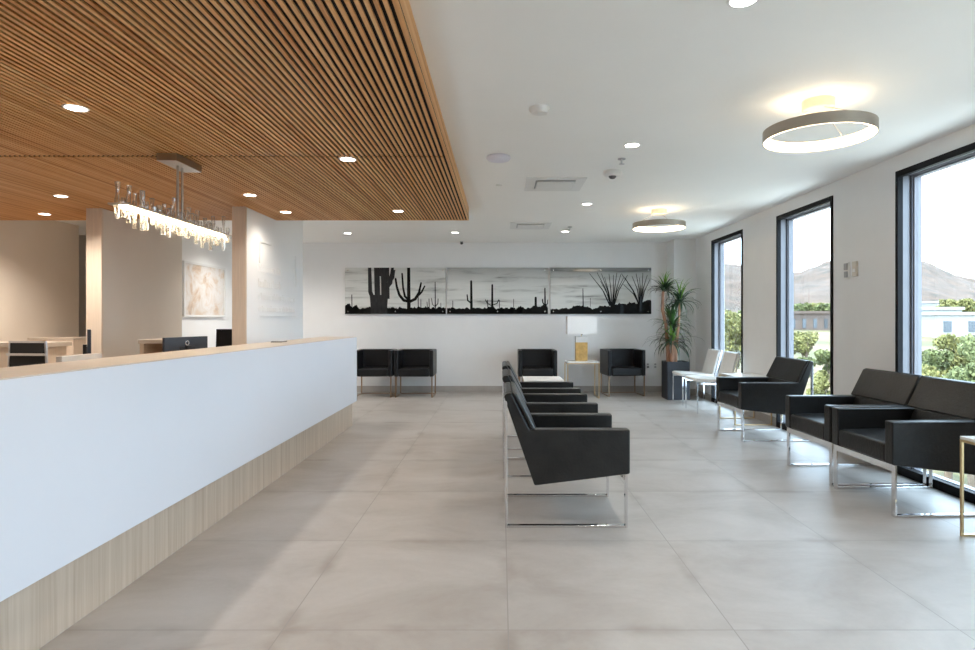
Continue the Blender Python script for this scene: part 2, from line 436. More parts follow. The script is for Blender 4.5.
# ------------------------------------------------------------------ reception desk
Y0, Y1 = -2.6, 7.37
desk = thing('reception_desk', 'long white reception desk with cream counter and pale oak plinth', 'reception desk', (-1.95, 4.0, 0))
inv = Matrix.Translation((1.95, -4.0, 0))
def dmb():
    m_ = MB(); m_.T = inv; return m_
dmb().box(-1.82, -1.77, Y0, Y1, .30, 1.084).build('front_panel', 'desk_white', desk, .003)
dmb().box(-2.12, -1.82, Y0, Y1 - .02, 0, .30).build('plinth', 'kick', desk, .002)
dmb().box(-2.17, -1.8201, Y1 - .05, Y1, .30, 1.084).build('end_panel', 'desk_white', desk, .003)
dmb().box(-2.175, -1.771, Y0, Y1 - .001, 1.0842, 1.090).build('countertop', 'counter', desk, .001)
dmb().box(-2.17, -2.14, Y0, Y1 - .05, .30, 1.084).build('back_panel', 'counter', desk)
dmb().box(-2.78, -2.17, Y0, Y1 - .9, .71, .74).build('worktop', 'counter', desk, .003)
dmb().box(-2.212, -2.18, 2.98, 3.28, .74, 1.117).build('raised_ledge', 'counter', desk, .004)
for yy in (0.6, 4.2, 6.3):
    dmb().box(-2.76, -2.17, yy, yy + .03, 0, .71).build('support_panel', 'counter', desk)
# little dark card tray on the counter
ct = thing('card_holder', 'small dark card holder lying flat on the far end of the counter', 'card holder', (-2.06, 5.57, 1.0905))
MB().box(-.05, .05, -.07, .07, 0, .008).build('tray', 'plastic_black', ct, .002)
MB().box(-.042, .042, -.060, .060, .008, .012).build('cards', 'plastic_white', ct)

# staff cabinets and workstations behind the desk
cb = thing('low_cabinet', 'pale wood cabinet with overhanging top against the greige wall', 'cabinet', (-5.75, 7.2, 0))
MB().box(-.48, .40, -.14, .19, 0, .975).build('body', 'tanpanel', cb, .003)
MB().box(-.49, .46, -.2, .2, .976, 1.03).build('top', 'counter', cb, .003)
MB().box(-.44, -.03, -.152, -.141, .08, .94).build('door', 'tanpanel', cb)
MB().box(-.02, .38, -.152, -.141, .08, .94).build('door', 'tanpanel', cb)
cb = thing('low_cabinet', 'plain pale cabinet standing behind the one with the overhanging top', 'cabinet', (-5.93, 8.15, 0))
MB().box(-.30, .30, -.25, .25, 0, 1.03).build('body', 'tanpanel', cb, .003)
MB().box(-.305, .305, -.255, .255, 1.031, 1.06).build('top', 'counter', cb, .003)
cb = thing('shelf_unit', 'narrow pale shelf unit with thick cream top next to the dark monitor back', 'shelf unit', (-3.44, 5.98, 0))
MB().box(-.17, .17, -.02, .42, 1.06, 1.10).build('top', 'counter', cb, .003)
MB().box(-.16, -.12, .0, .42, 0, 1.06).build('side_panel', 'tanpanel', cb)
MB().box(.12, .16, .0, .42, 0, 1.06).build('side_panel', 'tanpanel', cb)
MB().box(-.119, .119, .38, .40, 0, 1.06).build('back_panel', 'tanpanel', cb)
MB().box(-.119, .119, .02, .379, .72, .74).build('shelf', 'tanpanel', cb)

def staff_desk(label, x0, x1, y0, y1):
    t = thing('staff_desk', label, 'desk', ((x0 + x1) / 2, (y0 + y1) / 2, 0))
    a, b = (x1 - x0) / 2, (y1 - y0) / 2
    MB().box(-a, a, -b, b, .71, .74).build('desktop', 'counter', t, .003)
    for sx in (-1, 1):
        MB().box(sx * (a - .03) - .015, sx * (a - .03) + .015, -b + .02, b - .02, 0, .71).build('side_panel', 'tanpanel', t)
staff_desk('pale staff desk behind the counter under the monitor with a round logo', -3.22, -2.99, 5.45, 6.2)
staff_desk('pale staff desk behind the counter under the flat black screen', -3.60, -2.96, 6.98, 7.6)
staff_desk('pale staff desk behind the counter under the edge-on monitor', -3.85, -3.25, 4.7, 5.6)

def monitor(label, loc, rz, wd, z0, z1, logo=False, tilt=0.0):
    """face towards local -Y; stands on a desk top at .74"""
    t = thing('monitor', label, 'monitor', loc, rz)
    h = z1 - z0; T = Matrix.Translation((0, 0, z0 - .74)) @ Matrix.Rotation(tilt, 4, 'X')
    m_ = MB(); m_.T = T; m_.box(-wd / 2, wd / 2, -.012, .014, 0, h).build('casing', 'monitor_back', t, .004)
    m_ = MB(); m_.T = T; m_.box(-wd / 2 + .008, wd / 2 - .008, -.0135, -.0121, .012, h - .008).build('screen', 'screen', t)
    MB().box(-.03, .03, .016, .045, .012, z0 - .74 + h * .55).build('stand', 'plastic_black', t, .003)
    MB().box(-.11, .11, -.07, .11, 0, .012).build('base', 'plastic_black', t, .003)
    m_ = MB(); m_.T = T; m_.box(-.10, .10, .0141, .022, .01, h * .5).build('rear_cover', 'plastic_black', t, .004)
    if logo:
        m_ = MB(); m_.T = T @ Matrix.Translation((0, .0152, h * .68)) @ Matrix.Rotation(PI / 2, 4, 'X')
        m_.lathe([(.017, -.0012), (.024, -.0012), (.024, .0012), (.017, .0012)], 28, close=True)
        m_.build('logo_ring', 'bolt', t)
    return t
d = Vector((-2.965 + 3.1, 6.03 - 5.5)); a = math.atan2(d.y, d.x)
monitor('dark monitor seen from behind, round ring logo on its back', (-3.03, 5.77, .74), a + PI, .55, .95, 1.133, True)
monitor('flat black screen standing beside the pale wood wall end', (-3.16, 7.2, .74), 0, .52, .93, 1.185, tilt=-.06)
ang = math.atan2(1, -413 / 600)
monitor('black monitor seen edge-on in front of the pale wood partition end', (-3.50, 5.1, .74), ang, .42, .93, 1.217)

# office chair behind the counter (back towards the lobby)
oc = thing('office_chair', 'black mesh office chair with aluminium back frame behind the counter', 'office chair', (-5.27, 6.42, 0), -.10)
MB().prism([(-.225, .62), (.225, .62), (.205, 1.045), (-.205, 1.045)], .225, .24).build('backrest', 'mesh_fabric', oc, .004)
mb = MB()
mb.tube([(-.24, .235, .60), (-.215, .235, 1.06)], .014, 8).tube([(.24, .235, .60), (.215, .235, 1.06)], .014, 8)
mb.box(-.222, .222, .222, .245, 1.04, 1.062).box(-.23, .23, .20, .224, .90, .925).box(-.24, .24, .222, .245, .59, .615)
mb.build('back_frame', 'alu', oc)
MB().box(-.25, .25, -.25, .22, .46, .53).build('seat', 'mesh_fabric', oc, .02)
for sx in (-1, 1):
    MB().box(sx * .30 - .035, sx * .30 + .035, -.18, .10, .66, .69).build('armrest', 'plastic_black', oc, .01)
    MB().box(sx * .30 - .012, sx * .30 + .012, -.05, .0, .48, .66).box(min(sx * .24, sx * .31), max(sx * .24, sx * .31), -.05, 0, .475, .50).build('arm_post', 'alu', oc)
MB().cyl((0, 0, .09), (0, 0, .46), .028, 14).build('post', 'chrome', oc, smooth=True)
MB().box(-.03, .03, .18, .24, .48, .62).build('back_bracket', 'alu', oc)
for k in range(5):
    an = 2 * PI * k / 5 + .3; c, s_ = math.cos(an), math.sin(an)
    leg = MB().tube([(0, 0, .10), (c * .3, s_ * .3, .075)], [.025, .016], 8).build('leg', 'alu', oc)
    MB().cyl((c * .3 - s_ * .02, s_ * .3 + c * .02, .03), (c * .3 + s_ * .02, s_ * .3 - c * .02, .03), .03, 12).build('caster', 'plastic_black', leg)

# ------------------------------------------------------------------ lounge chairs
LEFT_X = .025 + .3825
def lx(v): return v - LEFT_X
def lounge_chair(label, loc, rz, group):
    """faces local +X, centred on its frame: 0.765 deep, 0.69 wide"""
    t = thing('lounge_chair', label, 'armchair', loc, rz, group)
    W = .345
    arm = [(lx(.018), .818), (lx(.030), .836), (lx(.066), .842), (lx(.180), .613), (lx(.806), .613), (lx(.806), .336), (lx(.209), .262)]
    for s_ in (-1, 1):
        y0, y1 = (W - .082, W) if s_ > 0 else (-W, -W + .082)
        MB().prism(arm, y0, y1).build('arm', 'leather', t, .012, 3)
    MB().prism([(lx(.068), .847), (lx(.100), .836), (lx(.216), .614), (lx(.183), .614)], -W, W).build('back_cushion', 'leather', t, .010, 3)
    MB().prism([(lx(.019), .818), (lx(.030), .836), (lx(.066), .842), (lx(.183), .6125), (lx(.2165), .6125), (lx(.330), .34), (lx(.31), .285), (lx(.212), .270)], -W + .083, W - .083).build('backrest', 'leather', t, .006, 2)
    MB().prism([(lx(.215), .585), (lx(.795), .462), (lx(.803), .440), (lx(.803), .340), (lx(.305), .285)][1:] + [(lx(.255), .470)], -W + .084, W - .084).build('seat', 'leather', t, .014, 3)
    for s_ in (-1, 1):
        y0, y1 = (W - .036, W - .001) if s_ > 0 else (-W + .001, -W + .036)
        mb = MB()
        mb.box(lx(.775), lx(.79), y0, y1, .0, .334)                     # front leg
        mb.box(lx(.04), lx(.775), y0, y1, .0, .015)                     # floor runner
        mb.box(lx(.025), lx(.04), y0, y1, .0, .79)                      # rear leg
        mb.build('sled_leg', 'chrome', t, .002)
    MB().box(lx(.770), lx(.790), -W + .036, W - .036, .290, .334).build('front_rail', 'chrome', t, .002)
    MB().box(lx(.025), lx(.040), -W + .036, W - .036, .745, .775).build('rear_rail', 'chrome', t, .002)
    return t
G1 = 'black lounge chairs in the centre row'; G2 = 'black lounge chairs along the windows'
ch = lounge_chair('black leather lounge chair heading the centre row, whole side arm in view', (LEFT_X, 3.74 + .345, 0), 0, G1)
dup(ch, (LEFT_X - .01, 4.91 + .345, 0), 0, 'black leather lounge chair in the middle of the centre row of three', G1)
dup(ch, (LEFT_X - .01, 5.97 + .345, 0), 0, 'black leather lounge chair at the far end of the centre row, next to white tabletop', G1)
for (cx, cy, lb) in ((2.955, 3.945 + .345, 'black leather lounge chair beside the brass table, touching a second chair'),
                     (2.940, 4.670 + .345, 'black leather lounge chair joined to another, standing before the wall with the controls'),
                     (2.935, 6.375 + .345, 'black leather lounge chair standing alone at the middle window, behind the joined pair')):
    r_ = dup(ch, (cx, cy, 0), PI + .03, lb, G2); r_.scale = (1, 1, 1.025)

# ------------------------------------------------------------------ tub chairs at the far wall
def tub_chair(label, loc, rz):
    """faces local -Y; 0.64 wide, 0.56 deep"""
    t = thing('tub_chair', label, 'armchair', loc, rz, 'black tub chairs at the far wall')
    W, D = .325, .28
    sh = [(-W, -D), (-W + .065, -D), (-W + .065, D - .10), (W - .065, D - .10), (W - .065, -D), (W, -D), (W, D), (-W, D)]
    bm_ = MB(); bm_.prism(sh, .345, .785, 'z'); bm_.build('shell', 'leather2', t, .016, 3)
    MB().box(-W + .067, W - .067, -D - .004, D - .102, .347, .480).build('seat', 'leather2', t, .022, 3)
    for s_ in (-1, 1):
        x0, x1 = (W - .032, W - .010) if s_ > 0 else (-W + .010, -W + .032)
        mb = MB()
        mb.box(x0, x1, -D + .005, -D + .021, 0, .344).box(x0, x1, D - .036, D - .02, 0, .344).box(x0, x1, -D + .021, D - .036, 0, .014)
        mb.build('sled_leg', 'bronze', t, .0015)
    MB().box(-W + .032, W - .032, D - .036, D - .022, .0, .014).build('rear_rail', 'bronze', t)
    return t
tb = tub_chair('black tub chair at the far wall, half hidden by the desk end', (-2.14, 10.27, 0), 0)
dup(tb, (-1.455, 10.27, 0), 0, 'black tub chair in full view beside the desk end, under the big cactus picture')
dup(tb, (.615, 10.28, 0), 0, 'black tub chair between the centre row and the gold lamp')
dup(tb, (2.10, 10.40, 0), math.radians(5), 'black tub chair between the gold lamp and the potted plant')

# ------------------------------------------------------------------ side tables
def side_table(label, loc, rz, wx, dy):
    """sled loops run along local Y at both ends of X"""
    t = thing('side_table', label, 'side table', loc, rz, 'marble topped side tables with brass legs')
    a, b = wx / 2, dy / 2
    MB().box(-a, a, -b, b, .582, .600).build('tabletop', 'marble', t, .002)
    MB().box(-a, a, -b, -b + .014, .567, .5815).box(-a, a, b - .014, b, .567, .5815).box(-a, -a + .014, -b + .014, b - .014, .567, .5815).box(a - .014, a, -b + .014, b - .014, .567, .5815).build('apron', 'brass', t)
    for s_ in (-1, 1):
        x0, x1 = (a - .016, a) if s_ > 0 else (-a, -a + .016)
        MB().box(x0, x1, -b, -b + .014, 0, .567).box(x0, x1, b - .014, b, 0, .567).box(x0, x1, -b + .014, b - .014, 0, .012).build('sled_leg', 'brass', t, .001)
    return t
st = side_table('white topped brass side table carrying the gold lamp', (1.355, 10.09, 0), 0, .53, .46)
dup(st, (.495, 7.14, 0), PI / 2, 'white topped side table beyond the last chair of the centre row')
dup(st, (3.10, 7.63, 0), PI / 2, 'white topped side table between the lone lounge chair and the white chairs')
dup(st, (2.99, 3.345, 0), PI / 2, 'brass legged side table cut by the picture edge beside the joined chairs')

# table lamp
lp = thing('table_lamp', 'table lamp with gold block base and white rectangular shade', 'lamp', (1.355, 10.13, .6005))
MB().box(-.10, .10, -.06, .06, 0, .012).build('foot', 'brass', lp, .002)
MB().box(-.10, .10, -.06, .06, .012, .315).build('base', mat('gold_leaf', (.60, .38, .14), .45, .6, var=.22, scale=12), lp, .003)
MB().box(-.10, .10, -.06, .06, .3155, .415).build('marble_block', 'marble', lp, .003)
MB().cyl((0, 0, .415), (0, 0, .52), .008, 10).build('stem', 'brass', lp)
mb = MB()
for (x0, x1, y0, y1) in ((-.245, .245, -.125, -.121), (-.245, .245, .121, .125), (-.245, -.241, -.121, .121), (.241, .245, -.121, .121)):
    mb.box(x0, x1, y0, y1, .455, .75)
mb.box(-.241, .241, -.121, .121, .700, .704)
mb.build('shade', 'shade', lp)
MB().lathe([(.001, -.01), (.011, -.006), (.013, 0), (.011, .006), (.001, .01)], 12, (0, -.08, .448)).build('switch', 'plastic_black', lp, smooth=True)
MB().cyl((0, -.08, .448), (0, 0, .448), .003, 8).build('switch_stalk', 'brass', lp)

# ------------------------------------------------------------------ white dining chairs
def dining_chair(label, loc, rz):
    """faces local -X"""
    t = thing('dining_chair', label, 'chair', loc, rz, 'white chairs by the far window')
    seat = [(-.255, .470), (-.255, .440), (.20, .425), (.26, .435), (.26, .462), (-.20, .485), (-.24, .482)]
    MB().prism(seat, -.25, .25).build('seat', 'vinyl', t, .008, 3)
    MB().prism([(.215, .465), (.245, .465), (.345, .815), (.335, .835), (.315, .828)], -.235, .235).build('backrest', 'vinyl', t, .006, 3)
    for s_ in (-1, 1):
        y0, y1 = (.2505, .268) if s_ > 0 else (-.268, -.2505)
        MB().box(-.245, -.228, y0, y1, 0, .43).build('leg', 'chrome', t, .001)
        MB().prism([(.25, 0), (.268, 0), (.262, .43), (.362, .828), (.348, .84), (.244, .43)], y0, y1).build('leg', 'chrome', t, .001)
        MB().prism([(-.228, .405), (.244, .395), (.244, .415), (-.228, .43)], y0, y1).build('side_rail', 'chrome', t)
    MB().prism([(.338, .815), (.358, .815), (.364, .838), (.336, .838)], -.2505, .2505).build('top_rail', 'plastic_grey', t)
    return t
dc = dining_chair('white dining chair with chrome legs next to the potted plant', (2.985, 9.33, 0), 0)
dup(dc, (2.945, 8.53, 0), 0, 'white dining chair with chrome legs next to the window table')

# ------------------------------------------------------------------ potted plant
pp = thing('potted_plant', 'spiky leaved plant with bare tan trunks in square charcoal pot', 'plant', (2.87, 9.87, 0))
mb = MB(); t_ = .02; a = .18
mb.box(-a, a, -a, a, 0, .03).box(-a, -a + t_, -a, a, .03, .615).box(a - t_, a, -a, a, .03, .615).box(-a + t_, a - t_, -a, -a + t_, .03, .615).box(-a + t_, a - t_, a - t_, a, .03, .615)
mb.build('pot', 'pot', pp)
MB().box(-a + t_, a - t_, -a + t_, a - t_, .03, .575).build('soil', 'soil', pp)
def P(px, py, d=9.87): return ((px - 501) * d / 600 - 2.87, d - 9.87, H - (py - 319.5) * d / 600)
MB().tube([P(668.5, 366, 9.9), P(668, 350, 9.9), P(666, 325, 9.9), P(662.6, 310, 9.9), P(663, 293, 9.9), P(664, 288, 9.9)], [.034, .032, .027, .026, .023, .014], 10).build('trunk', 'trunk', pp, smooth=True)
MB().tube([P(675, 366, 9.84), P(675.5, 350, 9.84), P(678.5, 325, 9.84), P(679.4, 312, 9.84), P(679.8, 298, 9.84)], [.036, .034, .022, .020, .016], 10).build('trunk', 'trunk', pp, smooth=True)
MB().tube([P(672, 366, 9.80), P(672.5, 352, 9.80), P(672.6, 336, 9.80)], [.036, .034, .028], 10).build('trunk', 'trunk', pp, smooth=True)
def leaf_head(c, n, ln, m_, up, seed, wd=.0165, spread=1.0):
    rnd = random.Random(seed); mb = MB(); ln *= 1.3
    c = Vector(c)
    for i in range(n):
        az = rnd.uniform(0, 2 * PI); el = up + rnd.uniform(-.55, .75)
        l_ = ln * rnd.uniform(.7, 1.1); dirv = Vector((math.cos(az) * spread, math.sin(az) * spread, 0))
        pts = []; p = c + Vector((dirv.x * .012, dirv.y * .012, rnd.uniform(-.03, .04))); e = el
        for k in range(6):
            pts.append(p.copy()); p = p + (dirv * math.cos(e) + Vector((0, 0, math.sin(e)))) * (l_ / 5); e -= .09 + .13 * k * (1.2 - min(1, abs(el)) * .6)
        side = Vector((-dirv.y, dirv.x, 0)).normalized()
        prev = None
        for k, q in enumerate(pts):
            wk = wd * (1 - (k / 5) ** 2 * .92) * (.75 if k == 0 else 1)
            cur = [mb.bm.verts.new(q - side * wk), mb.bm.verts.new(q - Vector((0, 0, wk * .35))), mb.bm.verts.new(q + side * wk)]
            if prev:
                mb.bm.faces.new([prev[0], prev[1], cur[1], cur[0]]); mb.bm.faces.new([prev[1], prev[2], cur[2], cur[1]])
            prev = cur
    return mb.build('leaf_head', m_, pp, smooth=True)
leaf_head(P(664, 290, 9.9), 46, .29, 'leaf_dark', .25, 1)
leaf_head(P(664.5, 289, 9.9), 12, .25, 'leaf_light', 1.05, 2)
leaf_head(P(679.8, 301, 9.84), 40, .34, 'leaf_dark', .05, 3)
leaf_head(P(680, 299, 9.84), 14, .28, 'leaf_light', 1.2, 4, .018)
leaf_head(P(672, 325, 9.86), 40, .33, 'leaf_mid', .75, 5, .017)
leaf_head(P(672, 327, 9.86), 22, .38, 'leaf_dark', -.1, 6)
leaf_head(P(672.6, 340, 9.80), 26, .26, 'leaf_light', .8, 7, .018)
leaf_head(P(672.6, 341, 9.80), 34, .40, 'leaf_dark', -.1, 8)

# ------------------------------------------------------------------ framed cactus panorama (three acrylic panels)
PX = 10.8 / 600
def panel(label, x0, seed, dark_top, strokes, bushes, base, greys=()):
    wd, ht = 1.81, .832
    t = thing('wall_art', label, 'picture', (x0, YB - .035, 1.398), 0, 'acrylic desert pictures on the far wall')
    MB().box(0, wd, 0, .010, 0, ht).build('print', sky_print('desert_sky_print', seed, dark_top), t)
    layer = [0.0]
    def ribbon(mb, pts, ws):
        n = len(pts)
        for i in range(n - 1):
            (u0, v0), (u1, v1) = pts[i], pts[i + 1]
            dx, dz = u1 - u0, v1 - v0; l_ = math.hypot(dx, dz) or 1; nx, nz = -dz / l_, dx / l_
            w0, w1 = ws[i] / 2, ws[i + 1] / 2
            q = [(u0 + nx * w0, v0 + nz * w0), (u1 + nx * w1, v1 + nz * w1), (u1 - nx * w1, v1 - nz * w1), (u0 - nx * w0, v0 - nz * w0)]
            layer[0] += .00006; mb.face([(min(wd, max(0, a)), -layer[0], min(ht, max(0, b))) for a, b in q])
        for (u, v), w_ in zip(pts, ws):
            if w_ > .12: continue
            layer[0] += .00006; mb.face([(min(wd, max(0, u + w_ / 2 * math.cos(k * PI / 5))), -layer[0], min(ht, max(0, v + w_ / 2 * math.sin(k * PI / 5)))) for k in range(10)])
    def sheet(name, off, m_, fill):
        mb = MB(); mb.T = Matrix.Translation((0, -off, 0)); fill(mb)
        o = mb.build(name, m_, t)
        return o
    def f_black(mb):
        rnd = random.Random(seed)
        n = 110; top = []
        for i in range(n + 1):
            u = wd * i / n
            v = base(u / wd) + .030 * abs(noise.noise((u * 45, seed, 7))) + .035 * noise.noise((u * 6, seed, 0)) + .028 * noise.noise((u * 23, seed, 3)) + .012 * rnd.random()
            top.append((u, max(.03, v)))
        for (u0, v0), (u1, v1) in zip(top, top[1:]):
            mb.face([(u0, 0, 0), (u1, 0, 0), (u1, 0, v1), (u0, 0, v0)])
        for (u, v, r) in bushes:
            mb.face([(min(wd, max(0, u * wd + r * (1 + .25 * math.sin(5 * k)) * math.cos(k * PI / 9))), 0, max(0, v * ht + r * (1 + .25 * math.cos(3 * k)) * math.sin(k * PI / 9))) for k in range(18)])
        for pts, ws in strokes:
            ribbon(mb, [(u * wd, v * ht) for u, v in pts], [x for x in (ws if isinstance(ws, (list, tuple)) else [ws] * len(pts))])
    sheet('desert_silhouette', .0006, 'ink', f_black)
    if greys:
        def f_grey(mb):
            for pts, ws in greys: ribbon(mb, [(u * wd, v * ht) for u, v in pts], [x for x in (ws if isinstance(ws, (list, tuple)) else [ws] * len(pts))])
        sheet('giant_cactus', .0010, 'ink_grey', f_grey)
    for u in (.03, .5, .97):
        for v in (.055, .945):
            MB().cyl((u * wd, -.006, v * ht), (u * wd, .034, v * ht), .010, 12).build('standoff', 'bolt', t)
    return t
def U(x): return (x - 75) / 510
def V(y): return (300 - y) / 230
def S(pts): return [(U(a), V(b)) for a, b in pts]
big = [  # tall many-armed cactus, upper left panel
    (S([(200, 60), (203, 190), (222, 235), (245, 262)]), [.06, .072, .08, .08]),
    (S([(247, 300), (247, 262), (247, 205)]), [.30, .30, .33]),
    (S([(240, 225), (236, 60)]), [.10, .10]),
    (S([(280, 225), (279, 140), (277, 60)]), [.15, .15, .155]),
    (S([(258, 100), (260, 60)]), [.10, .12]),
    (S([(285, 175), (303, 145), (312, 100), (316, 60)]), [.05, .085, .06, .05]),
    (S([(299, 148), (318, 120), (325, 85)]), [.05, .05, .03]),
]
s1 = [
    (S([(397, 60), (398, 290)]), [.055, .066]),
    (S([(396, 238), (372, 232), (350, 205), (337, 165), (331, 125)]), [.05, .05, .046, .04, .034]),
    (S([(394, 228), (378, 212), (369, 170), (364, 100)]), [.04, .04, .034, .03]),
    (S([(400, 240), (430, 226), (449, 195), (460, 146)]), [.05, .05, .042, .03]),
    (S([(440, 214), (462, 192), (478, 162)]), [.035, .034, .026]),
    (S([(531, 142), (532, 285)]), [.014, .02]), (S([(532, 262), (545, 248), (546, 225)]), .014), (S([(530, 262), (517, 252), (513, 222)]), .012),
    (S([(445, 215), (446, 285)]), .016), (S([(459, 228), (459, 285)]), .012), (S([(500, 225), (502, 285)]), .014), (S([(490, 240), (493, 285)]), .012),
    (S([(110, 205), (111, 285)]), .016), (S([(560, 245), (560, 285)]), .010),
]
panel('desert picture with the giant many-armed cactus silhouettes, nearest the desk', -2.80, 1.3, .92, s1,
      [(U(93), V(262), .05), (U(130), V(268), .045), (U(315), V(276), .04), (U(520), V(280), .03), (U(160), V(280), .03)], lambda u: .105, big)
def U2(x): return (x - 345) / 297
def V2(y): return (247 - y) / 137
def S2(p): return [(U2(a), V2(b)) for a, b in p]
s2 = [(S2([(416, 150), (417, 245)]), [.035, .05]), (S2([(415, 214), (406, 207), (404, 190)]), [.026, .026, .02]),
      (S2([(478, 161), (478, 245)]), [.03, .042]), (S2([(476, 222), (464, 216), (458, 205)]), .016), (S2([(480, 220), (492, 216), (497, 205)]), .016), (S2([(466, 245), (464, 206)]), .014), (S2([(500, 245), (499, 206)]), .012),
      (S2([(606, 199), (606, 245)]), [.04, .046]), (S2([(633, 171), (634, 245)]), [.022, .034]), (S2([(633, 220), (627, 214), (626, 204)]), .022), (S2([(635, 222), (641, 216), (641, 206)]), .018),
      (S2([(362, 208), (362, 240)]), .012), (S2([(541, 203), (541, 240)]), .010)]
panel('middle desert picture with slim upright cactus silhouettes', -.968, 5.2, .60, s2,
      [(U2(478), V2(236), .07), (U2(505), V2(234), .04), (U2(536), V2(236), .05), (U2(560), V2(234), .06), (U2(588), V2(236), .04), (U2(632), V2(228), .06), (U2(365), V2(240), .03)], lambda u: .085 + .02 * u)
def U3(x): return (x - 652) / 298
def V3(y): return (247 - y) / 137
def S3(p): return [(U3(a), V3(b)) for a, b in p]
s3 = [(S3([(748, 172), (749, 230)]), [.012, .022]), (S3([(770, 200), (770, 225)]), .008)]
rnd = random.Random(4)
for (bx, by, tips) in ((835, 222, [(768, 128), (778, 140), (790, 125), (803, 128), (812, 138), (825, 128), (838, 132), (848, 126), (860, 130), (868, 140), (880, 132), (800, 150)]),
                       (918, 216, [(862, 128), (872, 140), (880, 155), (893, 135), (905, 128), (915, 140), (925, 126), (938, 132), (946, 145), (868, 160)])):
    for (tx, ty) in tips:
        mx_ = bx + (tx - bx) * .42 + rnd.uniform(-2, 2); my = by + (ty - by) * .5
        s3.append((S3([(bx + (tx - bx) * .12, by), (mx_, my), (tx, ty)]), [.018, .015, .008]))
panel('desert picture with fans of thin branching stems, beside the plant', .886, 8.9, .36, s3,
      [], lambda u: .085 + .06 * math.exp(-((u - .30) / .07) ** 2) + .30 * max(0, u - .38) * (1 - .25 * u))

# abstract painting
ab = thing('wall_art', 'soft beige abstract painting in slim white frame', 'picture', (-4.65, 9.40, 1.37))
MB().box(.0, .022, -.62, .62, .0, .76).build('canvas', 'abstract', ab)
MB().box(0, .034, -.65, -.62, -.03, .79).box(0, .034, .62, .65, -.03, .79).box(0, .034, -.62, .62, -.03, 0).box(0, .034, -.62, .62, .76, .79).build('frame', 'plastic_white', ab)

# raised sign on the white partition (letters too faint to read: strokes only)
sg = thing('wall_sign', 'faint raised lettering with corner bracket lines on white partition', 'sign', (-2.80, 7.4, 0))
def yy(px): return 2.80 * 600 / (501 - px) - 7.4
def zz(py, px): return H - (py - 319.5) * (2.80 * 600 / (501 - px)) / 600
mb = MB()
mb.box(0, .012, yy(258.6), yy(259.4), zz(263, 259), zz(240.5, 259)).box(0, .012, yy(259.4), yy(271), zz(241.8, 259), zz(240.5, 259))
mb.box(0, .012, yy(294.6), yy(295.2), zz(287, 295), zz(256, 295)).box(0, .012, yy(259), yy(295), zz(316.5, 276), zz(315.9, 276))
mb.build('bracket_line', 'sign', sg)
rnd = random.Random(9)
for (py0, py1, x0, x1) in ((266, 273, 258.5, 280), (280, 288, 258.5, 280), (293.5, 300, 258.5, 294), (306, 311.5, 258.5, 294)):
    mb = MB(); y_ = yy(x0); ye = yy(x1); zt, zb = zz(py0, 268), zz(py1, 268); hgt = zt - zb
    while y_ < ye:
        k = rnd.choice('ionhlcr'); g = hgt * .5; s_ = .012; x1_ = .006
        mb.box(0, x1_, y_, y_ + s_, zb, zt if k in 'hl' else zb + hgt * .68)
        if k in 'nhoc': mb.box(0, x1_, y_ + s_, y_ + g * .8, zb + hgt * .58, zb + hgt * .68)
        if k in 'oc': mb.box(0, x1_, y_ + s_, y_ + g * .8, zb, zb + hgt * .09)
        if k in 'nho': mb.box(0, x1_, y_ + g * .8, y_ + g * .8 + s_, zb, zb + hgt * .68)
        y_ += (g * .8 + s_ if k in 'nhoc' else s_ * 2) + .02
    mb.build('lettering', 'sign', sg)

# ------------------------------------------------------------------ ceiling lamps
def downlight(label, x, y_, slat, group, k=1.0):
    z = ZS if slat else ZC
    t = thing('recessed_downlight', label, 'downlight', (x, y_, z), 0, group)
    MB().lathe([(.055, -.004), (.066, -.004), (.068, -.001), (.068, .0), (.055, .0)], 28, close=True).build('trim_ring', 'plastic_white', t, smooth=True)
    MB().lathe([(.0545, -.003), (.0545, -.0005)], 28).build('lens', 'lens', t)
    ld = bpy.data.lights.new('lamp', 'SPOT'); ld.energy = k * (P_SLAT if slat else P_MAIN); ld.color = C_SLAT if slat else C_MAIN
    ld.spot_size = 2.5; ld.spot_blend = .9; ld.shadow_soft_size = .06
    lo = bpy.data.objects.new('lamp', ld); col.objects.link(lo); lo.parent = t; lo.location = (0, 0, -.02)
    return t
GM, GS = 'downlights in the white ceiling', 'downlights in the slatted ceiling'
for x, y_, lb in ((1.05, 2.60, 'round downlight cut by the top picture edge'), (1.04, 4.76, 'round downlight beside the sprinkler head and the dome camera'),
                  (1.03, 7.19, 'round downlight between the ceiling vents and the far ring lamp'), (1.01, 9.44, 'small far downlight above the right cactus picture'),
                  (-.73, 9.55, 'small far downlight above the tiny black camera'), (-2.46, 9.62, 'small far downlight near the sign wall'),
                  (1.05, .3, 'added fill downlight overhead, out of view'), (1.05, -2.0, 'added fill downlight overhead behind, out of view'), (2.6, -1.0, 'added fill downlight near rear windows, out of view')):  # last three are unseen, added for room light
    downlight(lb, x, y_, False, GM, 0.85 if y_ > 9 else 1.0)
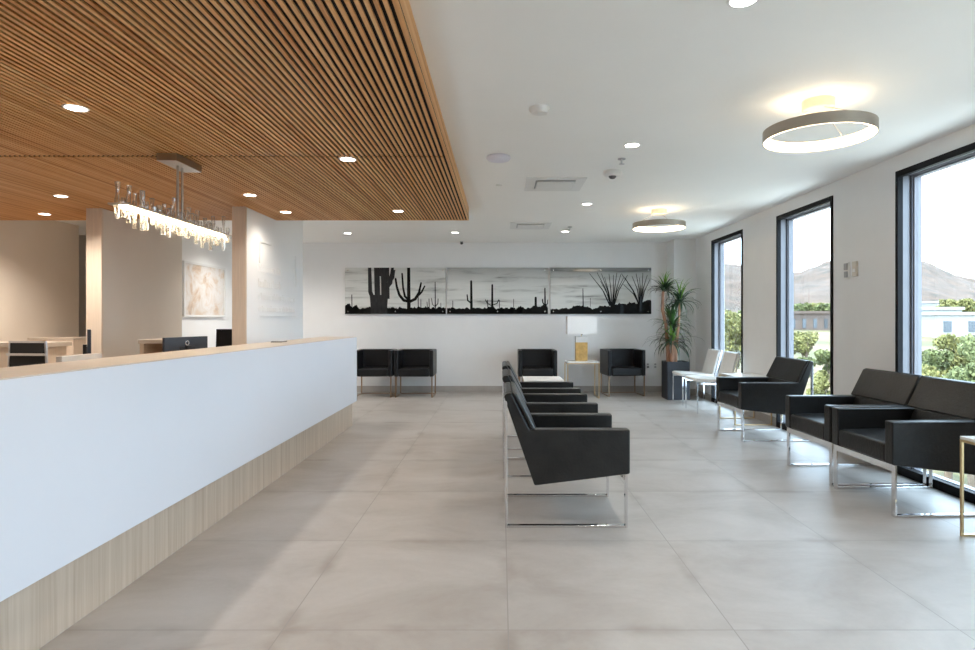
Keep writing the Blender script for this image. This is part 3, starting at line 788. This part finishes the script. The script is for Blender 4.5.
for x, y_, lb in ((-2.48, 3.50, 'largest slat downlight, above and before the crystal chandelier'), (-1.18, 4.62, 'slat downlight right of the chandelier at the seam'),
                  (-4.40, 6.00, 'slat downlight left of the chandelier, nearer of two'), (-5.34, 7.02, 'slat downlight over the greige wall and low cabinet'),
                  (-2.49, 5.95, 'slat downlight above the white sign partition end'), (-2.47, 6.89, 'slat downlight above the raised lettering'),
                  (-1.17, 6.83, 'slat downlight at the far edge, near the fascia corner'), (-1.18, 2.1, 'added fill downlight in the slats overhead, out of view'),
                  (-4.4, 3.5, 'added fill downlight in the slats far over the desk, out of view'), (-2.48, .6, 'added fill downlight in the slats behind, out of view'), (-1.18, -1.2, 'added fill downlight in the slats at the rear, out of view')):  # last four are unseen, added to fill the room with light
    downlight(lb, x, y_, True, GS, 1.35 if x < -4 else (.42 if x > -2 else (.24 if y_ > 5 else .6)))
# hidden lamp added behind the partitions to brighten corridor walls and ceiling
downlight('added hidden downlight brightening the corridor walls', -3.8, 9.4, False, GM, 3.0)

def ring_lamp(label, x, y_):
    t = thing('ring_lamp', label, 'ceiling lamp', (x, y_, ZC), 0, 'round ring lamps on the ceiling')
    R, zb, zt = .325, -.240, -.172
    MB().lathe([(.095, 0), (.095, -.052), (.088, -.058), (.004, -.058)], 32).build('canopy', 'canopy_cream', t, smooth=True)
    MB().lathe([(R, zb), (R, zt), (R - .026, zt), (R - .026, zt - .004), (R - .006, zt - .004), (R - .006, zb)], 72, close=True).build('ring', 'ring_metal', t, smooth=True)
    MB().lathe([(R - .0065, zb + .003), (R - .0065, zt - .005), (R - .020, zt - .005), (R - .020, zb + .003)], 72, close=True).build('led_band', 'ring_lit', t, smooth=True)
    for k in range(3):
        an = .6 + 2 * PI * k / 3
        MB().cyl((.06 * math.cos(an), .06 * math.sin(an), -.057), ((R - .013) * math.cos(an), (R - .013) * math.sin(an), zt), .0022, 6).build('cable', 'nickel', t)
    return t
rl = ring_lamp('large round ring lamp hanging nearer, before the big window', 2.01, 3.80)
dup(rl, (1.99, 7.56, ZC), 0, 'smaller looking ring lamp farther off near the corner pillar')

dup(rl, (2.01, .05, ZC), 0, 'added ring lamp overhead, out of view, lighting the ceiling')  # unseen ring, added to light the ceiling
dup(rl, (2.01, -3.2, ZC), 0, 'added ring lamp at the rear, out of view, lighting the ceiling')  # another unseen ring added for ceiling light

# linear crystal chandelier
chn = thing('crystal_chandelier', 'linear chandelier of clear crystal rods hanging over the reception desk', 'chandelier', (-2.48, 4.635, ZS))
z0 = 2.045 - ZS
MB().box(-.075, .075, -.185, .185, -.055, 0).build('canopy', 'nickel', chn, .002)
for dy in (-.032, .032):
    MB().cyl((0, dy, z0 + .01), (0, dy, -.055), .009, 12).build('rod', 'nickel', chn, smooth=True)
MB().box(-.065, .065, -.755, .755, z0, z0 + .012).build('bar', 'nickel', chn, .002)
MB().box(-.028, .028, -.70, -.02, z0 - .011, z0 - .0005).box(-.028, .028, .02, .70, z0 - .011, z0 - .0005).build('led_strip', 'strip_lit', chn)
rnd = random.Random(21)
for i in range(44):
    y_ = -.70 + 1.40 * (i // 2 + rnd.uniform(-.25, .25)) / 21.0; sx = -1 if i % 2 else 1
    up = rnd.choice((.05, .07, .09, .13, .16)); dn = rnd.choice((.06, .08, .09, .11, .14))
    r = rnd.uniform(.014, .019); ph = rnd.uniform(0, 1)
    mb = MB(); pts = []; rad = []
    for k in range(7):
        f = k / 6; pts.append((sx * .044 + .003 * math.sin(f * 7 + ph * 6), y_ + .003 * math.cos(f * 6 + ph * 9), z0 - dn + (dn + up) * f)); rad.append(r * (.85 + .22 * math.sin(f * 9 + ph * 20)))
    mb.tube(pts, rad, 7)
    mb.build('crystal_rod', 'crystal', chn, smooth=True)

# ------------------------------------------------------------------ ceiling fittings
sm = thing('smoke_detector', 'white smoke detector with square horn on the ceiling', 'smoke detector', (.25, 3.93, ZC))
MB().lathe([(.068, 0), (.068, -.012), (.05, -.034), (.02, -.038)], 28).build('body', 'plastic_white', sm, smooth=True)
MB().box(-.012, .050, -.04, .02, -.042, -.030).build('horn', 'plastic_white', sm, .003)
ap = thing('access_point', 'cool white round dome on the ceiling next to the slats', 'wireless access point', (-.02, 5.10, ZC))
MB().lathe([(.10, 0), (.105, -.015), (.09, -.032), (.05, -.042), (.01, -.045)], 32).build('dome', 'plastic_lilac', ap, smooth=True)
dm = thing('dome_camera', 'white dome camera with dark eye beside the sprinkler head', 'security camera', (1.04, 5.60, ZC))
MB().lathe([(.085, 0), (.085, -.03), (.07, -.045), (.055, -.048)], 28).build('housing', 'plastic_white', dm, smooth=True)
MB().lathe([(.036, -.0481), (.034, -.058), (.022, -.070), (.005, -.074)], 24).build('dome', mat('smoked_dome', (.10, .10, .11), .08), dm, smooth=True)
mc = thing('mini_camera', 'tiny black dome camera on the ceiling at the far wall', 'security camera', (-.70, 10.66, ZC))
MB().lathe([(.030, 0), (.030, -.010), (.022, -.012)], 20).build('mount', 'plastic_grey', mc, smooth=True)
MB().lathe([(.022, -.0121), (.027, -.028), (.022, -.046), (.004, -.054)], 20).build('eye', 'plastic_black', mc, smooth=True)
def sprinkler(label, x, y_):
    t = thing('ceiling_sprinkler', label, 'sprinkler', (x, y_, ZC), 0, 'pendent sprinkler heads')
    MB().lathe([(.035, 0), (.033, -.006), (.012, -.008)], 20).build('escutcheon', 'plastic_grey', t, smooth=True)
    MB().cyl((0, 0, -.008), (0, 0, -.045), .008, 10).build('stem', 'alu', t)
    MB().lathe([(.024, -.0455), (.024, -.0485), (.003, -.049)], 16).build('deflector', 'alu', t)
    return t
sp = sprinkler('small metal sprinkler head between downlight and dome camera', 1.04, 5.17)
dup(sp, (1.03, 8.98, ZC), 0, 'small metal sprinkler head beside the far downlight and vent')
tag(MB().lathe([(.035, ZC), (.035, ZC - .005), (.006, ZC - .006)], 20, (-.02, 6.18, 0)).build('concealed_sprinkler', 'plastic_white', smooth=True), 'flat white sprinkler cover cap on the ceiling past the access point', 'sprinkler')
def vent(label, x, y_):
    t = thing('ceiling_vent', label, 'air vent', (x, y_, ZC), 0, 'square air vents in the ceiling')
    a, b = .295, .20
    MB().box(-a, a, -a, -b, -.008, 0).box(-a, a, b, a, -.008, 0).box(-a, -b, -b, b, -.008, 0).box(b, a, -b, b, -.008, 0).build('frame', 'plastic_white', t)
    MB().box(-b, b, -b, b, -.002, 0).build('throat', 'plastic_grey', t)
    MB().box(-b + .012, b - .012, -b + .012, b - .012, -.028, -.014).build('plaque', 'plastic_white', t, .002)
    for sx in (-1, 1):
        for sy in (-1, 1): MB().cyl((sx * .15, sy * .15, -.014), (sx * .15, sy * .15, -.002), .005, 6).build('post', 'plastic_grey', t)
    return t
vt = vent('square air vent in the ceiling, nearer of two, by the dome camera', .545, 6.14)
dup(vt, (.43, 8.85, ZC), 0, 'square air vent in the ceiling, farther, near the far wall')

# wall plates
cp = thing('wall_control', 'grey two-part wall control plate, nearer the middle window', 'wall control', (XW, 5.80, 1.772))
MB().box(-.012, 0, -.036, .036, -.082, .082).build('plate', 'plastic_white', cp, .003)
MB().box(-.024, -.012, -.026, .026, .006, .070).build('button', 'plastic_grey', cp, .003)
MB().box(-.022, -.012, -.026, .026, -.066, -.008).build('button', 'plastic_grey', cp, .003)
cp = thing('wall_control', 'beige wall control box beside the grey plate', 'wall control', (XW, 5.66, 1.778))
MB().box(-.020, 0, -.034, .034, -.070, .070).build('box', 'plastic_beige', cp, .003)
MB().box(-.024, -.020, -.018, .018, -.03, .0).build('button', 'plastic_white', cp)
for x, lb in ((2.64, 'white wall outlet with plug beside the tub chair'), (2.775, 'white wall outlet next to the plant pot')):
    ot = thing('wall_outlet', lb, 'outlet', (x, YB, .47))
    MB().box(-.036, .036, -.008, 0, -.058, .058).build('plate', 'plastic_white', ot, .002)
    for dz in (-.024, .024): MB().box(-.017, .017, -.0095, -.008, dz - .014, dz + .014).build('socket', 'plastic_grey', ot)
    if x < 2.7: MB().box(-.015, .015, -.035, -.0096, -.036, -.010).build('plug', 'plastic_black', ot, .003)

# ------------------------------------------------------------------ outdoors
def gz(x, y_):
    d_ = max(y_, .2 * x)
    f = min(1, max(0, (d_ - 14) / 120)); f = f * f * (3 - 2 * f)
    return -4.2 + 5.6 * f + (.35 * noise.noise((x * .05, y_ * .05, 0)) if d_ > 12 else 0)
mb = MB(); nx, ny = 70, 70; g = []
for j in range(ny + 1):
    row = []
    for i in range(nx + 1):
        x = 4.0 + 420 * (i / nx) ** 2; y_ = -30 + 330 * (j / ny) ** 1.6
        row.append(mb.bm.verts.new((x, y_, gz(x, y_))))
    g.append(row)
for j in range(ny):
    for i in range(nx): mb.bm.faces.new([g[j][i], g[j][i + 1], g[j + 1][i + 1], g[j + 1][i]])
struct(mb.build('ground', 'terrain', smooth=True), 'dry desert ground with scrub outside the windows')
M['concrete'] = mat('bounce_slab_concrete', (.45, .44, .41), .85, var=.06, scale=1.2)  # for an unseen bright slab added to bounce daylight onto the ceiling
struct(box('bounce_slab', 'concrete', None, XW + .25, 13.0, -12, 26, -4.6, -3.95), 'unseen pale slab added below the windows to bounce daylight')
# rocky hills
prof = [(640, 280), (700, 268), (720, 267), (745, 270), (785, 277), (800, 276), (815, 271), (835, 266), (870, 257), (905, 264), (922, 267), (940, 273), (955, 280), (978, 284), (1040, 288), (1150, 296), (1400, 304)]
def ridge(px):
    for (a, ya), (b, yb) in zip(prof, prof[1:]):
        if a <= px <= b: return ya + (yb - ya) * (px - a) / (b - a)
    return prof[-1][1]
mb = MB(); nu, nv = 190, 46; g = []
for j in range(nv + 1):
    row = []; t_ = j / nv
    for i in range(nu + 1):
        px = 640 + 760 * i / nu; k = (px - 501) / 600
        yd = 120 + 280 * t_
        rz_ = H + (319.5 - ridge(px)) * 330 / 600
        hgt = 0.8 + (rz_ - .8) * (math.sin(min(1, t_ / .75) * PI / 2) ** 1.5 if t_ < .75 else 1 - (t_ - .75) * 1.2)
        amp = 7.0 * min(1, t_ * 2.2) * (0.35 if .7 < t_ < .8 else 1)
        hgt += amp * (noise.fractal((k * yd * .03, yd * .03, 2.0), .9, 2.1, 5) * .55)
        row.append(mb.bm.verts.new((k * yd, yd, hgt if t_ > 0 else -1.5)))
    g.append(row)
for j in range(nv):
    for i in range(nu): mb.bm.faces.new([g[j][i], g[j][i + 1], g[j + 1][i + 1], g[j + 1][i]])
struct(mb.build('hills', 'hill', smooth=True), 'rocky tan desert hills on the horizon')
# road
mb = MB(); pr = None
for i in range(31):
    x = 25 + 5 * i; ya = 38 + .12 * x
    cur = [mb.bm.verts.new((x, ya, gz(x, ya) + .35)), mb.bm.verts.new((x, ya + 7, gz(x, ya + 7) + .35))]
    if pr: mb.bm.faces.new([pr[0], cur[0], cur[1], pr[1]])
    pr = cur
struct(mb.build('road', 'asphalt'), 'pale road crossing the desert')

def building(label, px0, px1, py, d_, m_, depth=14, windows=4, parapet=.5):
    x0, x1 = (px0 - 501) * d_ / 600, (px1 - 501) * d_ / 600
    zt = H - (py - 319.5) * d_ / 600; zb = gz((x0 + x1) / 2, d_) - 1.5
    t = thing('house', label, 'building', ((x0 + x1) / 2, d_ + depth / 2, zb))
    a, b, h = (x1 - x0) / 2, depth / 2, zt - zb
    MB().box(-a, a, -b, b, 0, h - .4).build('wall', m_, t)
    MB().box(-a - .25, a + .25, -b - .25, b + .25, h - .4, h).build('roof', m_, t)
    for k in range(windows):
        cx = -a + (k + .5) * 2 * a / windows; ww = .16 * 2 * a / windows
        MB().box(cx - ww, cx + ww, -b - .06, -b, h - 2.6, h - 1.2).build('window', 'dark_glass', t)
    return t
building('long low tan building seen through the middle window', 788, 842, 311, 92, 'stucco_tan', 10, 5)
building('white flat-roofed building seen through the large window', 914, 962, 307, 88, 'stucco', 12, 2)
building('lower white building extending right of the flat-roofed one', 935, 1010, 312, 78, 'stucco', 8, 3)
building('small pale house on the slope seen in the large window', 938, 962, 301, 130, 'stucco', 8, 2)

def tree(label, px, py_top, d_, wd, m_, seed, leaves=1500):
    x = (px - 501) * d_ / 600; zt = H - (py_top - 319.5) * d_ / 600; zb = gz(x, d_)
    h = zt - zb; rnd = random.Random(seed)
    t = thing('desert_tree', label, 'tree', (x, d_, zb), 0, 'green desert trees outside the windows')
    mb = MB()
    for k in range(4):
        an = rnd.uniform(0, 6.28); r = wd * .3
        mb.tube([(0, 0, -.2), (r * .3 * math.cos(an), r * .3 * math.sin(an), h * .3), (r * math.cos(an), r * math.sin(an), h * .7)], [.05 * h ** .5, .035 * h ** .5, .012], 6)
    mb.build('trunk', 'bark', t)
    blobs = [(rnd.gauss(0, wd * .28), rnd.gauss(0, wd * .28), h * rnd.uniform(.38, .88), wd * rnd.uniform(.16, .30)) for _ in range(16)]
    mb = MB()
    for k in range(leaves):
        bx, by, bz, br = rnd.choice(blobs)
        v = Vector((rnd.gauss(0, 1), rnd.gauss(0, 1), rnd.gauss(0, 1))).normalized() * br * rnd.random() ** .4
        c = Vector((bx, by, max(.1, min(h * 1.0, bz + v.z * .8)))) + Vector((v.x, v.y, 0))
        q = Euler((rnd.uniform(0, 6), rnd.uniform(0, 6), rnd.uniform(0, 6))).to_matrix(); s_ = (.0024 * d_ + .03) * rnd.uniform(.5, 1.1)
        mb.bm.faces.new([mb.bm.verts.new(c + q @ Vector(p) * s_) for p in ((-1, -.5, 0), (1, -.5, 0), (.8, .6, 0), (-.7, .5, .1))])
    mb.build('foliage', m_, t)
    return t
tr = [(728, 304, 40, 4.0, 'bush_a', 'bright green tree filling the far window below the hills'),
      (744, 303, 62, 4.6, 'bush_b', 'tree farther off at the right of the far window'),
      (714, 306, 70, 5.0, 'bush_a', 'tree behind at the left of the far window'),
      (805, 333, 56, 2.7, 'bush_a', 'rounded bush in the middle window, below the tan building'),
      (829, 348, 42, 1.5, 'bush_b', 'bush low at the right of the middle window'),
      (793, 354, 34, 1.2, 'bush_b', 'small bush low at the left of the middle window'),
      (818, 366, 26, 1.1, 'bush_a', 'low bush at the bottom of the middle window'),
      (796, 305, 108, 3.4, 'bush_b', 'far tree at the left behind the tan building'),
      (813, 303, 124, 3.6, 'bush_a', 'far tree above the middle of the tan building roof'),
      (830, 304, 110, 3.4, 'bush_b', 'far tree above the right end of the tan building'),
      (958, 300, 100, 4.4, 'bush_a', 'round tree above the white buildings in the large window'),
      (972, 302, 112, 4.6, 'bush_b', 'tree at the picture edge above the white buildings'),
      (960, 330, 34, 2.2, 'bush_a', 'wispy bush right of centre in the large window'),
      (985, 322, 22, 2.0, 'bush_b', 'large leafy bush at the picture edge in the large window'),
      (936, 346, 30, 1.5, 'bush_b', 'bush in the middle of the large window'),
      (914, 358, 22, 1.2, 'bush_a', 'low bush at the bottom left of the large window'),
      (948, 364, 19.5, 1.3, 'bush_a', 'low bush at the bottom of the large window, above the chair backs'),
      (974, 352, 17.8, 1.5, 'bush_b', 'low bush at the lower picture edge in the large window')]
for i, (px, py, d_, wd, m_, lb) in enumerate(tr):
    tree(lb, px, py, d_, wd, m_, 100 + i, 4200)
